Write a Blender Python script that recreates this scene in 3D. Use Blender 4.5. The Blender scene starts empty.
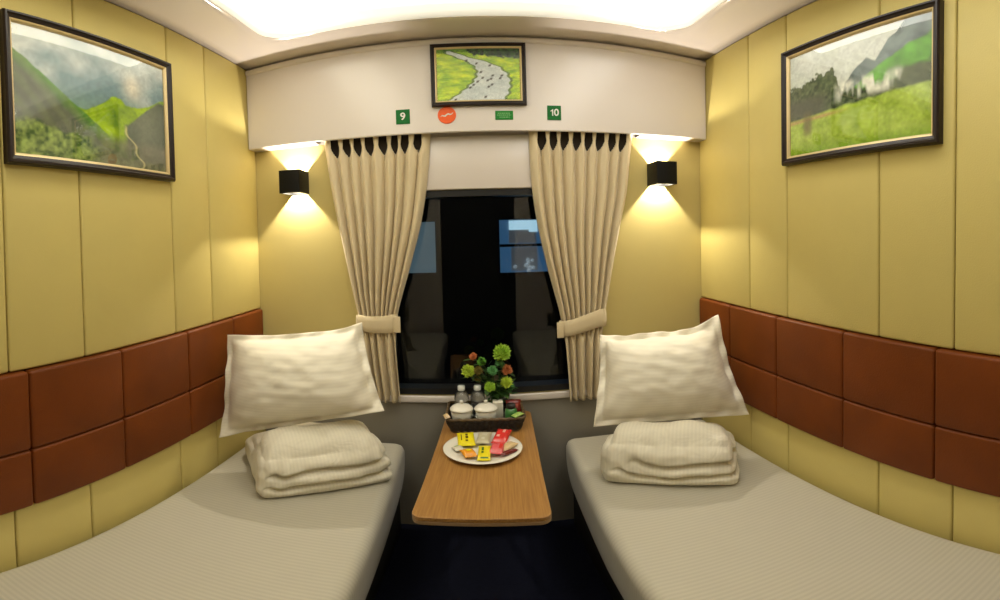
import bpy, bmesh, math, random
import numpy as np
from mathutils import Vector, Matrix, noise

random.seed(7)
S = bpy.context.scene
COL = S.collection

# ------------------------------------------------------------------ camera, world, exposure
def srgb(r, g, b, a=1.0):
    f = lambda c: (c / 255 / 12.92) if c / 255 <= 0.04045 else ((c / 255 + 0.055) / 1.055) ** 2.4
    return (f(r), f(g), f(b), a)

CAM = Vector((-0.018, 0.0, 1.328))
F, X0, Y0 = 462.13, 500.0, 246.53           # pixels per radian, optical centre (1000 x 600 frame)
cd = bpy.data.cameras.new('camera')
cam = bpy.data.objects.new('camera', cd)
COL.objects.link(cam)
S.camera = cam
right = Vector((0.99834054, -0.05233427, -0.02402642))
fwd = Vector((0.05172623, 0.99834160, -0.02526761))
up = Vector((0.02530894, 0.02398288, 0.99939195))
cam.matrix_world = Matrix(((right.x, up.x, -fwd.x, CAM.x), (right.y, up.y, -fwd.y, CAM.y), (right.z, up.z, -fwd.z, CAM.z), (0, 0, 0, 1)))
cd.type = 'PANO'                             # the photograph is a wide panoramic projection
cd.clip_start = 0.02
for holder in (cd, getattr(cd, 'cycles', None)):
    if holder is None:
        continue
    try:
        holder.panorama_type = 'EQUIRECTANGULAR'
        holder.longitude_min = (0 - X0) / F
        holder.longitude_max = (1000 - X0) / F
        holder.latitude_min = -(600 - Y0) / F
        holder.latitude_max = Y0 / F
    except AttributeError:
        pass

S.view_settings.view_transform = 'Standard'
S.view_settings.look = 'None'
S.view_settings.exposure = 0.0
S.view_settings.gamma = 1.0
S.view_settings.use_curve_mapping = False
S.cycles.use_denoising = True
S.cycles.max_bounces = 10
S.cycles.sample_clamp_indirect = 6.0

W = bpy.data.worlds.new('night')
S.world = W
W.use_nodes = True
W.node_tree.nodes['Background'].inputs[0].default_value = (0.004, 0.006, 0.012, 1)
W.node_tree.nodes['Background'].inputs[1].default_value = 1.0

# light levels (the lamps themselves are built further down)
L_CENTRE = 1.15
L_STRIP_L = 5.3
L_STRIP_R = 5.3
L_SCONCE = 11.0
L_DOWN = 13.0

# ------------------------------------------------------------------ room dimensions (metres)
PX = 0.95          # face of the padded wall panels
WX = 0.968         # wall behind the panels
YB = 1.837         # back wall
YV = 1.767         # face of the box above the window
YF = -0.32         # wall behind the camera
ZV = 1.732         # underside of that box
TABLE_Z = 0.60
BED_Z = 0.47

def ceil_z(x):
    return 2.147 - 0.032 * (x / 0.95) ** 2

# ------------------------------------------------------------------ materials
def nodes_of(m):
    m.use_nodes = True
    nt = m.node_tree
    return nt, nt.nodes, nt.links, nt.nodes['Principled BSDF']

def mat(name, col, rough=0.5, metal=0.0, coat=0.0, var=0.06, vscale=14.0, bump=0.0, bscale=200.0, sheen=0.0, spec=0.5, stretch=None, trans=0.0):
    m = bpy.data.materials.new(name)
    nt, N, L, P = nodes_of(m)
    tc = N.new('ShaderNodeTexCoord')
    mp = N.new('ShaderNodeMapping')
    L.new(tc.outputs['Object'], mp.inputs[0])
    if stretch:
        mp.inputs['Scale'].default_value = stretch
    n = N.new('ShaderNodeTexNoise')
    n.inputs['Scale'].default_value = vscale
    n.inputs['Detail'].default_value = 4
    L.new(mp.outputs[0], n.inputs['Vector'])
    mx = N.new('ShaderNodeMix')
    mx.data_type = 'RGBA'
    mx.inputs[6].default_value = tuple(c * (1 - var) for c in col[:3]) + (1,)
    mx.inputs[7].default_value = tuple(min(1, c * (1 + var)) for c in col[:3]) + (1,)
    L.new(n.outputs['Fac'], mx.inputs[0])
    L.new(mx.outputs[2], P.inputs['Base Color'])
    P.inputs['Roughness'].default_value = rough
    P.inputs['Metallic'].default_value = metal
    P.inputs['Coat Weight'].default_value = coat
    P.inputs['Coat Roughness'].default_value = 0.08
    P.inputs['Sheen Weight'].default_value = sheen
    P.inputs['Specular IOR Level'].default_value = spec
    P.inputs['Transmission Weight'].default_value = trans
    if bump:
        b = N.new('ShaderNodeTexNoise')
        b.inputs['Scale'].default_value = bscale
        b.inputs['Detail'].default_value = 3
        L.new(mp.outputs[0], b.inputs['Vector'])
        bp = N.new('ShaderNodeBump')
        bp.inputs['Strength'].default_value = bump
        bp.inputs['Distance'].default_value = 0.002
        L.new(b.outputs['Fac'], bp.inputs['Height'])
        L.new(bp.outputs[0], P.inputs['Normal'])
    return m

def emit_mat(name, col, strength):
    m = bpy.data.materials.new(name)
    nt, N, L, P = nodes_of(m)
    P.inputs['Base Color'].default_value = (0.8, 0.8, 0.78, 1)
    P.inputs['Emission Color'].default_value = col
    P.inputs['Emission Strength'].default_value = strength
    return m

def stripe_mat(name, col, axis, period, rough=0.7, depth=0.05, wrinkle=0.25, wscale=7.0):
    """woven satin-stripe linen: fine bands plus soft creases"""
    m = mat(name, col, rough, sheen=0.2, var=0.03)
    nt, N, L, P = nodes_of(m)
    tc = N.new('ShaderNodeTexCoord')
    wv = N.new('ShaderNodeTexWave')
    wv.bands_direction = axis
    wv.inputs['Scale'].default_value = 2 * math.pi / (20 * period)
    wv.inputs['Distortion'].default_value = 0.15
    L.new(tc.outputs['Object'], wv.inputs['Vector'])
    src = P.inputs['Base Color'].links[0].from_socket
    mx = N.new('ShaderNodeMix')
    mx.data_type = 'RGBA'
    mx.blend_type = 'MULTIPLY'
    rp = N.new('ShaderNodeMapRange')
    rp.inputs[3].default_value = 0.0
    rp.inputs[4].default_value = 1.0
    L.new(wv.outputs['Fac'], rp.inputs[0])
    L.new(rp.outputs[0], mx.inputs[0])
    L.new(src, mx.inputs[6])
    mx.inputs[7].default_value = (1 - depth, 1 - depth, 1 - depth, 1)
    L.new(mx.outputs[2], P.inputs['Base Color'])
    ns = N.new('ShaderNodeTexNoise')
    ns.inputs['Scale'].default_value = wscale
    ns.inputs['Detail'].default_value = 2
    ns.inputs['Distortion'].default_value = 1.2
    L.new(tc.outputs['Object'], ns.inputs['Vector'])
    bp = N.new('ShaderNodeBump')
    bp.inputs['Strength'].default_value = wrinkle
    bp.inputs['Distance'].default_value = 0.02
    L.new(ns.outputs['Fac'], bp.inputs['Height'])
    L.new(bp.outputs[0], P.inputs['Normal'])
    return m

def glass_mat(name, tint=(1, 1, 1, 1), rough=0.0, ior=1.5):
    m = bpy.data.materials.new(name)
    nt, N, L, P = nodes_of(m)
    out = N['Material Output']
    tr = N.new('ShaderNodeBsdfTransparent')
    tr.inputs[0].default_value = tint
    gl = N.new('ShaderNodeBsdfGlossy')
    gl.inputs['Roughness'].default_value = rough
    fr = N.new('ShaderNodeFresnel')
    geo = N.new('ShaderNodeNewGeometry')
    mr = N.new('ShaderNodeMapRange')
    mr.inputs[3].default_value = ior
    mr.inputs[4].default_value = 1 / ior
    L.new(geo.outputs['Backfacing'], mr.inputs[0])
    L.new(mr.outputs[0], fr.inputs[0])
    ms = N.new('ShaderNodeMixShader')
    L.new(fr.outputs[0], ms.inputs[0])
    L.new(tr.outputs[0], ms.inputs[1])
    L.new(gl.outputs[0], ms.inputs[2])
    L.new(ms.outputs[0], out.inputs['Surface'])
    return m

def wood_mat(name, dark, light, scale=3.0):
    m = mat(name, light, 0.38, coat=0.15)
    nt, N, L, P = nodes_of(m)
    tc = N.new('ShaderNodeTexCoord')
    mp = N.new('ShaderNodeMapping')
    mp.inputs['Scale'].default_value = (60, 2.2, 60)
    L.new(tc.outputs['Object'], mp.inputs[0])
    n = N.new('ShaderNodeTexNoise')
    n.inputs['Scale'].default_value = scale
    n.inputs['Detail'].default_value = 5
    n.inputs['Distortion'].default_value = 0.4
    L.new(mp.outputs[0], n.inputs['Vector'])
    cr = N.new('ShaderNodeValToRGB')
    cr.color_ramp.elements[0].position = 0.32
    cr.color_ramp.elements[0].color = dark
    cr.color_ramp.elements[1].position = 0.68
    cr.color_ramp.elements[1].color = light
    L.new(n.outputs['Fac'], cr.inputs[0])
    L.new(cr.outputs[0], P.inputs['Base Color'])
    return m

def attr_mat(name, rough=0.5):
    m = bpy.data.materials.new(name)
    nt, N, L, P = nodes_of(m)
    a = N.new('ShaderNodeAttribute')
    a.attribute_name = 'print_colour'
    L.new(a.outputs['Color'], P.inputs['Base Color'])
    P.inputs['Roughness'].default_value = rough
    P.inputs['Specular IOR Level'].default_value = 0.2
    return m

M = {}
M['panel'] = mat('cream_leatherette', (0.60, 0.495, 0.170, 1), 0.5, bump=0.25, bscale=260, var=0.03, spec=0.35)
M['wall_side'] = mat('panel_backing', srgb(70, 60, 35), 0.9)
M['leather'] = mat('brown_leather', (0.150, 0.034, 0.003, 1), 0.5, bump=0.35, bscale=240, var=0.32, vscale=7, spec=0.25)
M['wall_back'] = mat('beige_laminate', (0.55, 0.455, 0.175, 1), 0.42, var=0.02, spec=0.4)
M['wall_low'] = mat('grey_laminate', (0.27, 0.25, 0.21, 1), 0.45, var=0.02)
M['white'] = mat('white_gloss_laminate', (0.73, 0.665, 0.62, 1), 0.22, var=0.01, spec=0.5)
M['ceiling'] = mat('ceiling_white', (0.80, 0.73, 0.71, 1), 0.12, var=0.01)
M['carpet'] = mat('navy_carpet', (0.0075, 0.009, 0.020, 1), 0.95, bump=0.8, bscale=900, var=0.3, vscale=60, spec=0.1)
M['dark'] = mat('dark_board', (0.006, 0.006, 0.007, 1), 0.7)
M['black'] = mat('black_metal', (0.0025, 0.0025, 0.0025, 1), 0.5, spec=0.25)
M['rubber'] = mat('black_rubber', (0.006, 0.006, 0.006, 1), 0.4)
M['seal'] = mat('brushed_steel', (0.42, 0.42, 0.42, 1), 0.32, metal=1.0)
M['sheet'] = stripe_mat('striped_bed_sheet', (0.50, 0.468, 0.375, 1), 'Y', 0.014, depth=0.10, wrinkle=0.12, wscale=5)
M['linen'] = stripe_mat('white_pillow_cotton', (0.84, 0.79, 0.66, 1), 'Z', 0.012, depth=0.05, wrinkle=0.16, wscale=7)
M['duvet'] = stripe_mat('white_duvet_cotton', (0.80, 0.75, 0.61, 1), 'X', 0.012, depth=0.06, wrinkle=0.35, wscale=13)
M['curtain'] = mat('beige_curtain_cloth', (0.70, 0.585, 0.38, 1), 0.85, sheen=0.25, bump=0.3, bscale=500, var=0.05, stretch=(3, 3, 0.6))
M['gap_shade'] = mat('pleat_gap_shade', (0.030, 0.020, 0.011, 1), 0.9)  # near-black colour for the shade inside the pleat gaps
M['wood'] = wood_mat('table_wood', (0.27, 0.125, 0.028, 1), (0.385, 0.20, 0.055, 1))
M['wood_edge'] = mat('table_edging', (0.30, 0.19, 0.09, 1), 0.4)
M['frame'] = mat('dark_brown_frame', (0.012, 0.005, 0.004, 1), 0.35, spec=0.35)
M['gilt'] = mat('gilt_moulding', (0.62, 0.48, 0.24, 1), 0.35, metal=0.3)
M['print'] = attr_mat('landscape_print')
M['glass'] = glass_mat('picture_glass')
M['pane'] = glass_mat('window_glass', (0.75, 0.78, 0.8, 1), ior=1.5)
M['green_sign'] = mat('green_sign', srgb(10, 104, 40), 0.45, var=0.02, spec=0.2)
M['green_label'] = mat('green_label', srgb(36, 128, 48), 0.45, var=0.02, spec=0.2)
M['orange'] = mat('orange_sticker', srgb(238, 92, 14), 0.45, var=0.02)
M['signwhite'] = mat('sign_white', (0.75, 0.75, 0.7, 1), 0.5, var=0.01)
M['signpale'] = mat('sign_pale_green', srgb(130, 185, 120), 0.5, var=0.01)
M['china'] = mat('white_porcelain', (0.74, 0.71, 0.62, 1), 0.15, coat=0.5, var=0.01)
M['wicker'] = mat('dark_wicker', (0.015, 0.009, 0.0045, 1), 0.55, var=0.3, vscale=60)
M['wicker_rim'] = mat('tan_wicker', (0.10, 0.062, 0.025, 1), 0.5, var=0.25, vscale=60)
M['bottle'] = mat('clear_plastic', (0.85, 0.88, 0.85, 1), 0.05, trans=0.95, var=0.0)
M['cap'] = mat('white_cap', (0.75, 0.78, 0.75, 1), 0.4, var=0.01)
M['leaf'] = mat('dark_leaf', (0.045, 0.115, 0.022, 1), 0.5, var=0.35, vscale=30)
M['stem'] = mat('green_stem', (0.03, 0.08, 0.015, 1), 0.5)
M['paper'] = mat('white_paper', (0.66, 0.62, 0.50, 1), 0.6, var=0.03)
M['train'] = mat('carriage_paint', (0.012, 0.010, 0.008, 1), 0.5)
M['door'] = mat('door_corridor_dark', (0.008, 0.007, 0.007, 1), 0.5)

# ------------------------------------------------------------------ mesh helpers
def obj(name, bm, m, parent=None, smooth=True, bevel=None, subsurf=0, solid=None):
    me = bpy.data.meshes.new(name)
    bmesh.ops.recalc_face_normals(bm, faces=bm.faces[:])
    bm.to_mesh(me)
    bm.free()
    o = bpy.data.objects.new(name, me)
    COL.objects.link(o)
    for k in (m if isinstance(m, (list, tuple)) else [m]):
        me.materials.append(k)
    if smooth:
        me.polygons.foreach_set('use_smooth', [True] * len(me.polygons))
    if solid:
        md = o.modifiers.new('solid', 'SOLIDIFY')
        md.thickness = solid
        md.offset = 0
    if bevel:
        md = o.modifiers.new('bevel', 'BEVEL')
        md.width = bevel
        md.segments = 3
        md.limit_method = 'ANGLE'
        md.harden_normals = True
    if subsurf:
        md = o.modifiers.new('sub', 'SUBSURF')
        md.levels = md.render_levels = subsurf
    if parent is not None:
        o.parent = parent
    return o

def tag(o, label=None, cat=None, group=None, kind=None):
    if label: o['label'] = label
    if cat: o['category'] = cat
    if group: o['group'] = group
    if kind: o['kind'] = kind
    return o

def thing(name, label, cat, loc=(0, 0, 0), rz=0.0, group=None):
    o = bpy.data.objects.new(name, None)
    o.empty_display_size = 0.05
    COL.objects.link(o)
    o.location = loc
    o.rotation_euler = (0, 0, rz)
    return tag(o, label, cat, group)

def box(bm, lo, hi, r=0.0, seg=3):
    vs = [bm.verts.new((x, y, z)) for x in (lo[0], hi[0]) for y in (lo[1], hi[1]) for z in (lo[2], hi[2])]
    fs = [(0, 1, 3, 2), (4, 6, 7, 5), (0, 4, 5, 1), (2, 3, 7, 6), (0, 2, 6, 4), (1, 5, 7, 3)]
    faces = [bm.faces.new([vs[i] for i in f]) for f in fs]
    if r:
        es = list({e for f in faces for e in f.edges})
        bmesh.ops.bevel(bm, geom=es, offset=r, segments=seg, profile=0.5, affect='EDGES')

def boxbm(lo, hi, r=0.0, seg=3):
    bm = bmesh.new()
    box(bm, lo, hi, r, seg)
    return bm

def lathe(bm, prof, n=32, c=(0, 0, 0), cap0=True, cap1=True):
    rings = []
    for (r, z) in prof:
        rings.append([bm.verts.new((c[0] + r * math.cos(2 * math.pi * i / n), c[1] + r * math.sin(2 * math.pi * i / n), c[2] + z)) for i in range(n)])
    for a, b in zip(rings, rings[1:]):
        for i in range(n):
            j = (i + 1) % n
            bm.faces.new((a[i], a[j], b[j], b[i]))
    if cap0: bm.faces.new(rings[0][::-1])
    if cap1: bm.faces.new(rings[-1])

def tube(bm, pts, r, n=8, closed=False, rr=None):
    pts = [Vector(p) for p in pts]
    rings = []
    for i, p in enumerate(pts):
        a = pts[(i - 1) % len(pts)] if (closed or i > 0) else pts[i]
        b = pts[(i + 1) % len(pts)] if (closed or i < len(pts) - 1) else pts[i]
        t = (b - a).normalized()
        u = t.cross(Vector((0, 0, 1)))
        if u.length < 1e-3: u = t.cross(Vector((1, 0, 0)))
        u.normalize()
        v = t.cross(u)
        R = rr[i] if rr else r
        rings.append([bm.verts.new(p + R * (u * math.cos(2 * math.pi * k / n) + v * math.sin(2 * math.pi * k / n))) for k in range(n)])
    seq = list(zip(rings, rings[1:])) + ([(rings[-1], rings[0])] if closed else [])
    for a, b in seq:
        for k in range(n):
            j = (k + 1) % n
            bm.faces.new((a[k], a[j], b[j], b[k]))
    if not closed:
        bm.faces.new(rings[0][::-1])
        bm.faces.new(rings[-1])

def rrect(hx, hy, r, n=8):
    pts = []
    for cx, cy, a0 in ((hx - r, hy - r, 0), (-hx + r, hy - r, 90), (-hx + r, -hy + r, 180), (hx - r, -hy + r, 270)):
        for k in range(n + 1):
            a = math.radians(a0 + 90 * k / n)
            pts.append((cx + r * math.cos(a), cy + r * math.sin(a)))
    return pts

def slab(bm, outline, z0, z1):
    a = [bm.verts.new((x, y, z0)) for x, y in outline]
    b = [bm.verts.new((x, y, z1)) for x, y in outline]
    n = len(a)
    for i in range(n):
        j = (i + 1) % n
        bm.faces.new((a[i], a[j], b[j], b[i]))
    bm.faces.new(a[::-1])
    bm.faces.new(b)

def grid_faces(bm, V, nu, nv, wrap_u=False, keep=None):
    for j in range(nv - 1):
        for i in range(nu - (0 if wrap_u else 1)):
            k = (i + 1) % nu
            if keep and not keep(i, j):
                continue
            bm.faces.new((V[j][i], V[j][k], V[j + 1][k], V[j + 1][i]))

def fbm(x, y, z=0.0, o=4):
    s, a, t = 0.0, 0.5, 0.0
    for k in range(o):
        s += a * noise.noise(Vector((x, y, z + 7.3 * k)))
        t += a
        x, y, z, a = x * 2, y * 2, z * 2, a * 0.5
    return s / t

# ------------------------------------------------------------------ room shell
def struct(name, bm, m, **k):
    return tag(obj(name, bm, m, **k), kind='structure')

struct('floor', boxbm((-1.05, YF - 0.1, -0.05), (1.05, YB + 0.1, 0.0)), M['carpet'], smooth=False)

def side_wall(sgn, name):
    x0, x1 = sorted((sgn * WX, sgn * 1.04))
    w = struct(name, boxbm((x0, YF, 0.0), (x1, YB + 0.08, 2.17)), M['wall_side'], smooth=False)
    seams = [YF, -0.05, 0.185, 0.575, 0.815, 1.215, 1.441, YB]
    for z0, z1 in ((1.03, 2.112), (0.20, 0.642)):
        for a, b in zip(seams, seams[1:]):
            bm = bmesh.new()
            lo, hi = sorted((sgn * PX, sgn * WX))
            box(bm, (lo, a + 0.0015, z0 + 0.001), (hi, b - 0.0015, z1), 0.007, 3)
            p = obj('upholstered_panel', bm, M['panel'], w)
            tag(p, kind='structure')
    return w

side_wall(-1, 'wall_left')
side_wall(1, 'wall_right')

# back wall with a window opening
WX0, WX1, WZ0, WZ1 = -0.385, 0.385, 0.672, 1.512
bm = bmesh.new()
box(bm, (-1.04, YB, 0.0), (WX0, YB + 0.08, 2.17))
box(bm, (WX1, YB, 0.0), (1.04, YB + 0.08, 2.17))
box(bm, (WX0, YB, WZ1), (WX1, YB + 0.08, 2.17))
box(bm, (WX0, YB, 0.0), (WX1, YB + 0.08, WZ0))
wall_back = struct('wall_back', bm, M['wall_back'], smooth=False)
# grey lower cladding between the beds and under them
struct('trim_1', boxbm((-0.945, YB - 0.006, 0.0), (0.945, YB, 0.640), 0.002, 1), M['wall_low'], smooth=False)
# pale blind housing over the window
bm = boxbm((-0.40, YB - 0.016, 1.5125), (0.40, YB - 0.0005, 1.73), 0.004, 2)
struct('trim_2', bm, M['white'])

# window
win = struct('window_1', boxbm((WX0, YB + 0.066, WZ0), (WX1, YB + 0.070, WZ1)), M['pane'], smooth=False)
bm = bmesh.new()
t = 0.026
def ringbox(bm, x0, x1, z0, z1, t, y0, y1, r=0.0):
    box(bm, (x0, y0, z0), (x0 + t, y1, z1), r)
    box(bm, (x1 - t, y0, z0), (x1, y1, z1), r)
    box(bm, (x0 + t, y0, z1 - t), (x1 - t, y1, z1), r)
    box(bm, (x0 + t, y0, z0), (x1 - t, y1, z0 + t), r)
ringbox(bm, WX0 + 0.001, WX1 - 0.001, WZ0 + 0.001, WZ1 - 0.001, t, YB - 0.004, YB + 0.064)
tag(obj('window_frame', bm, M['rubber'], win, smooth=False), kind='structure')
tag(obj('window_sill', boxbm((-0.42, YB - 0.024, 0.641), (0.42, YB - 0.0065, 0.671), 0.006, 3), M['white'], win), kind='structure')

# wall behind the camera with a doorway; door coloured dark as the unlit corridor
bm = bmesh.new()
box(bm, (-1.04, YF - 0.06, 0.0), (-0.33, YF, 2.17))
box(bm, (0.33, YF - 0.06, 0.0), (1.04, YF, 2.17))
box(bm, (-0.33, YF - 0.06, 1.95), (0.33, YF, 2.17))
struct('wall_front', bm, M['white'], smooth=False)
d = struct('door_1', boxbm((-0.328, YF - 0.05, 0.005), (0.328, YF - 0.02, 1.947), 0.003, 1), M['door'], smooth=False)
bm = bmesh.new(); tube(bm, [(0.26, YF - 0.012, 0.95), (0.26, YF - 0.012, 1.12)], 0.008)
tag(obj('door_handle', bm, M['seal'], d), kind='structure')

# ceiling: shallow arch with a rounded rectangular recess
RCX, RCY, RHX, RHY, RR = -0.002, 0.695, 0.715, 0.855, 0.115
inner = [(x + RCX, y + RCY) for x, y in rrect(RHX, RHY, RR, 10)]
ox0, ox1, oy0, oy1 = -0.967, 0.967, YF, YB
def to_outer(p):
    dx, dy = p[0] - RCX, p[1] - RCY
    ts = []
    if dx > 1e-9: ts.append((ox1 - RCX) / dx)
    if dx < -1e-9: ts.append((ox0 - RCX) / dx)
    if dy > 1e-9: ts.append((oy1 - RCY) / dy)
    if dy < -1e-9: ts.append((oy0 - RCY) / dy)
    t_ = min(ts)
    return (RCX + dx * t_, RCY + dy * t_)
# extra points along the straight runs so the arch is smooth, plus the four outer corners
def densify(pts, step=0.06):
    out = []
    n = len(pts)
    for i in range(n):
        a, b = pts[i], pts[(i + 1) % n]
        k = max(1, int(math.hypot(b[0] - a[0], b[1] - a[1]) / step))
        for q in range(k):
            out.append((a[0] + (b[0] - a[0]) * q / k, a[1] + (b[1] - a[1]) * q / k))
    return out
inner = densify(inner)
for cx, cy in ((ox0, oy0), (ox1, oy0), (ox1, oy1), (ox0, oy1)):
    best = min(range(len(inner)), key=lambda i: abs(math.atan2(inner[i][1] - RCY, inner[i][0] - RCX) - math.atan2(cy - RCY, cx - RCX)))
    # slide this inner point on to the diagonal so its partner falls in the corner
    p = inner[best]
    k = ((p[0] - RCX) * (cx - RCX) + (p[1] - RCY) * (cy - RCY)) / ((cx - RCX) ** 2 + (cy - RCY) ** 2)
    inner[best] = (RCX + k * (cx - RCX), RCY + k * (cy - RCY))
outer = [to_outer(p) for p in inner]
n = len(inner)
bm = bmesh.new()
V = []
for f in (0, 0.25, 0.5, 0.75, 1.0):
    row = []
    for a, b in zip(inner, outer):
        x, y = a[0] + (b[0] - a[0]) * f, a[1] + (b[1] - a[1]) * f
        row.append(bm.verts.new((x, y, ceil_z(x))))
    V.append(row)
grid_faces(bm, V, n, 5, wrap_u=True)
struct('ceiling', bm, M['ceiling'], solid=0.003)

# box above the window, its top rounding into the ceiling, with a thin bead
bm = bmesh.new()
prof = [(YV + 0.010, ZV), (YV, ZV + 0.004)]
NX = 33
rows = []
def vprof(x):
    zc = ceil_z(x) - 0.002
    p = [(YB - 0.001, ZV), (YV + 0.004, ZV), (YV, ZV + 0.004), (YV, zc - 0.045)]
    for k in range(0, 9):
        a = math.radians(-80 + 170 * k / 8)
        p.append((YV + 0.001 - 0.010 * math.cos(a), zc - 0.024 + 0.014 * math.sin(a)))
    p += [(YV + 0.018, zc - 0.008), (YV + 0.020, zc), (YB - 0.001, zc)]
    return p
for i in range(NX):
    x = -0.947 + 1.894 * i / (NX - 1)
    rows.append([bm.verts.new((x, y, z)) for y, z in vprof(x)])
npf = len(rows[0])
for i in range(NX - 1):
    for k in range(npf):
        j = (k + 1) % npf
        if k == 0 and abs(-0.947 + 1.894 * (i + 0.5) / (NX - 1)) < 0.65:
            continue            # the underside is open over the curtains
        bm.faces.new((rows[i][k], rows[i][j], rows[i + 1][j], rows[i + 1][k]))
bm.faces.new(rows[0]); bm.faces.new(rows[-1][::-1])
o = struct('trim_3', bm, M['white'])
md = o.modifiers.new('edge', 'EDGE_SPLIT'); md.split_angle = math.radians(40)

# ------------------------------------------------------------------ ceiling light
cl = thing('ceiling_light', 'large white rounded recessed light panel in the ceiling', 'ceiling light', (RCX, RCY, 2.13))
bm = bmesh.new()
V = []
for off, dz in ((0.020, -0.001), (0.022, -0.010), (0.012, -0.016), (0.0, -0.008), (-0.006, 0.006), (-0.008, 0.062)):
    row = []
    for x, y in inner:
        dx, dy = x - RCX, y - RCY
        q = (RCX + dx * (1 + off / RHX), RCY + dy * (1 + off / RHY))
        row.append(bm.verts.new((q[0] - RCX, q[1] - RCY, ceil_z(x) + dz - 2.13)))
    V.append(row)
grid_faces(bm, V, n, len(V), wrap_u=True)
obj('trim_ring', bm, emit_mat('glowing_cove_lip', (1.0, 0.95, 0.80, 1), 0.45), cl)  # lip glows by itself to look lit by the recess light
M['diff'] = emit_mat('opal_diffuser', (1.0, 0.95, 0.80, 1), L_CENTRE)
M['stripL'] = emit_mat('lit_strip_warm', (1.0, 0.95, 0.78, 1), L_STRIP_L)
M['stripR'] = emit_mat('lit_strip_neutral', (1.0, 0.97, 0.90, 1), L_STRIP_R)
bm = boxbm((-0.46, -RHY - 0.0, 0.050), (0.46, RHY + 0.0, 0.062), 0.01, 2)
obj('diffuser', bm, M['diff'], cl)
for s, mm, nm in ((-1, M['stripL'], 'warm white light strip'), (1, M['stripR'], 'neutral white light strip')):
    bm = bmesh.new()
    a, b = sorted((s * 0.462, s * (RHX - 0.004)))
    box(bm, (a, -RHY + 0.004, 0.046), (b, RHY - 0.004, 0.060), 0.008, 2)
    tag(obj('light_strip', bm, mm, cl), nm)

# ------------------------------------------------------------------ leather backrests along both walls
def backrest(sgn, label):
    t = thing('leather_backrest', label, 'backrest', (sgn * 0.95, 0.76, 0.836))
    ys = [YF + 0.005, -0.02, 0.302, 0.622, 0.941, 1.261, 1.566, YB - 0.009]
    for z0, z1 in ((0.643, 0.815), (0.817, 1.029)):
        for a, b in zip(ys, ys[1:]):
            lo, hi = sorted((sgn * 0.935, sgn * 0.967))
            bm = bmesh.new()
            box(bm, (lo - sgn * 0.95, a + 0.001 - 0.76, z0 - 0.836), (hi - sgn * 0.95, b - 0.001 - 0.76, z1 - 0.836), 0.009, 4)
            obj('cushion', bm, M['leather'], t)
    return t

backrest(-1, 'brown leather padded backrest band above the left bed')
backrest(1, 'brown leather padded backrest band above the right bed')

# ------------------------------------------------------------------ beds
def bed(sgn, label, inner_x):
    t = thing('bed', label, 'bed', (sgn * 0.62, 0.75, 0))
    xo = 0.934
    bm = bmesh.new()
    lo, hi = sorted((sgn * xo, sgn * inner_x))
    box(bm, (lo, -0.27, 0.19), (hi, 1.795, BED_Z), 0.038, 6)
    bmesh.ops.subdivide_edges(bm, edges=[e for e in bm.edges if e.calc_length() > 0.15], cuts=6, use_grid_fill=True)
    for v in bm.verts:
        k = max(0.0, (BED_Z - 0.05 - v.co.z) / 0.23)
        if abs(v.co.x) < abs(sgn * inner_x) + 0.06:
            v.co.x += sgn * (0.030 * k * k + 0.006 * k * noise.noise(Vector((v.co.y * 4, 0, sgn))))
        if abs(v.co.x) < 0.6: v.co.x += sgn * 0.030 * max(0.0, min(1.0, (v.co.y - 1.0) / 0.8))
        v.co.x -= sgn * 0.62
        v.co.y -= 0.75
    obj('mattress', bm, M['sheet'], t)
    lo, hi = sorted((sgn * 0.93, sgn * (inner_x + 0.06)))
    bm = boxbm((lo - sgn * 0.62, -0.27 - 0.75, 0.0), (hi - sgn * 0.62, 1.79 - 0.75, 0.188), 0.004, 1)
    obj('bed_base', bm, M['dark'], t)
    return t

bed(-1, 'left bed with white striped sheet along the left wall', 0.288)
bed(1, 'right bed with white striped sheet along the right wall', 0.282)

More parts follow.
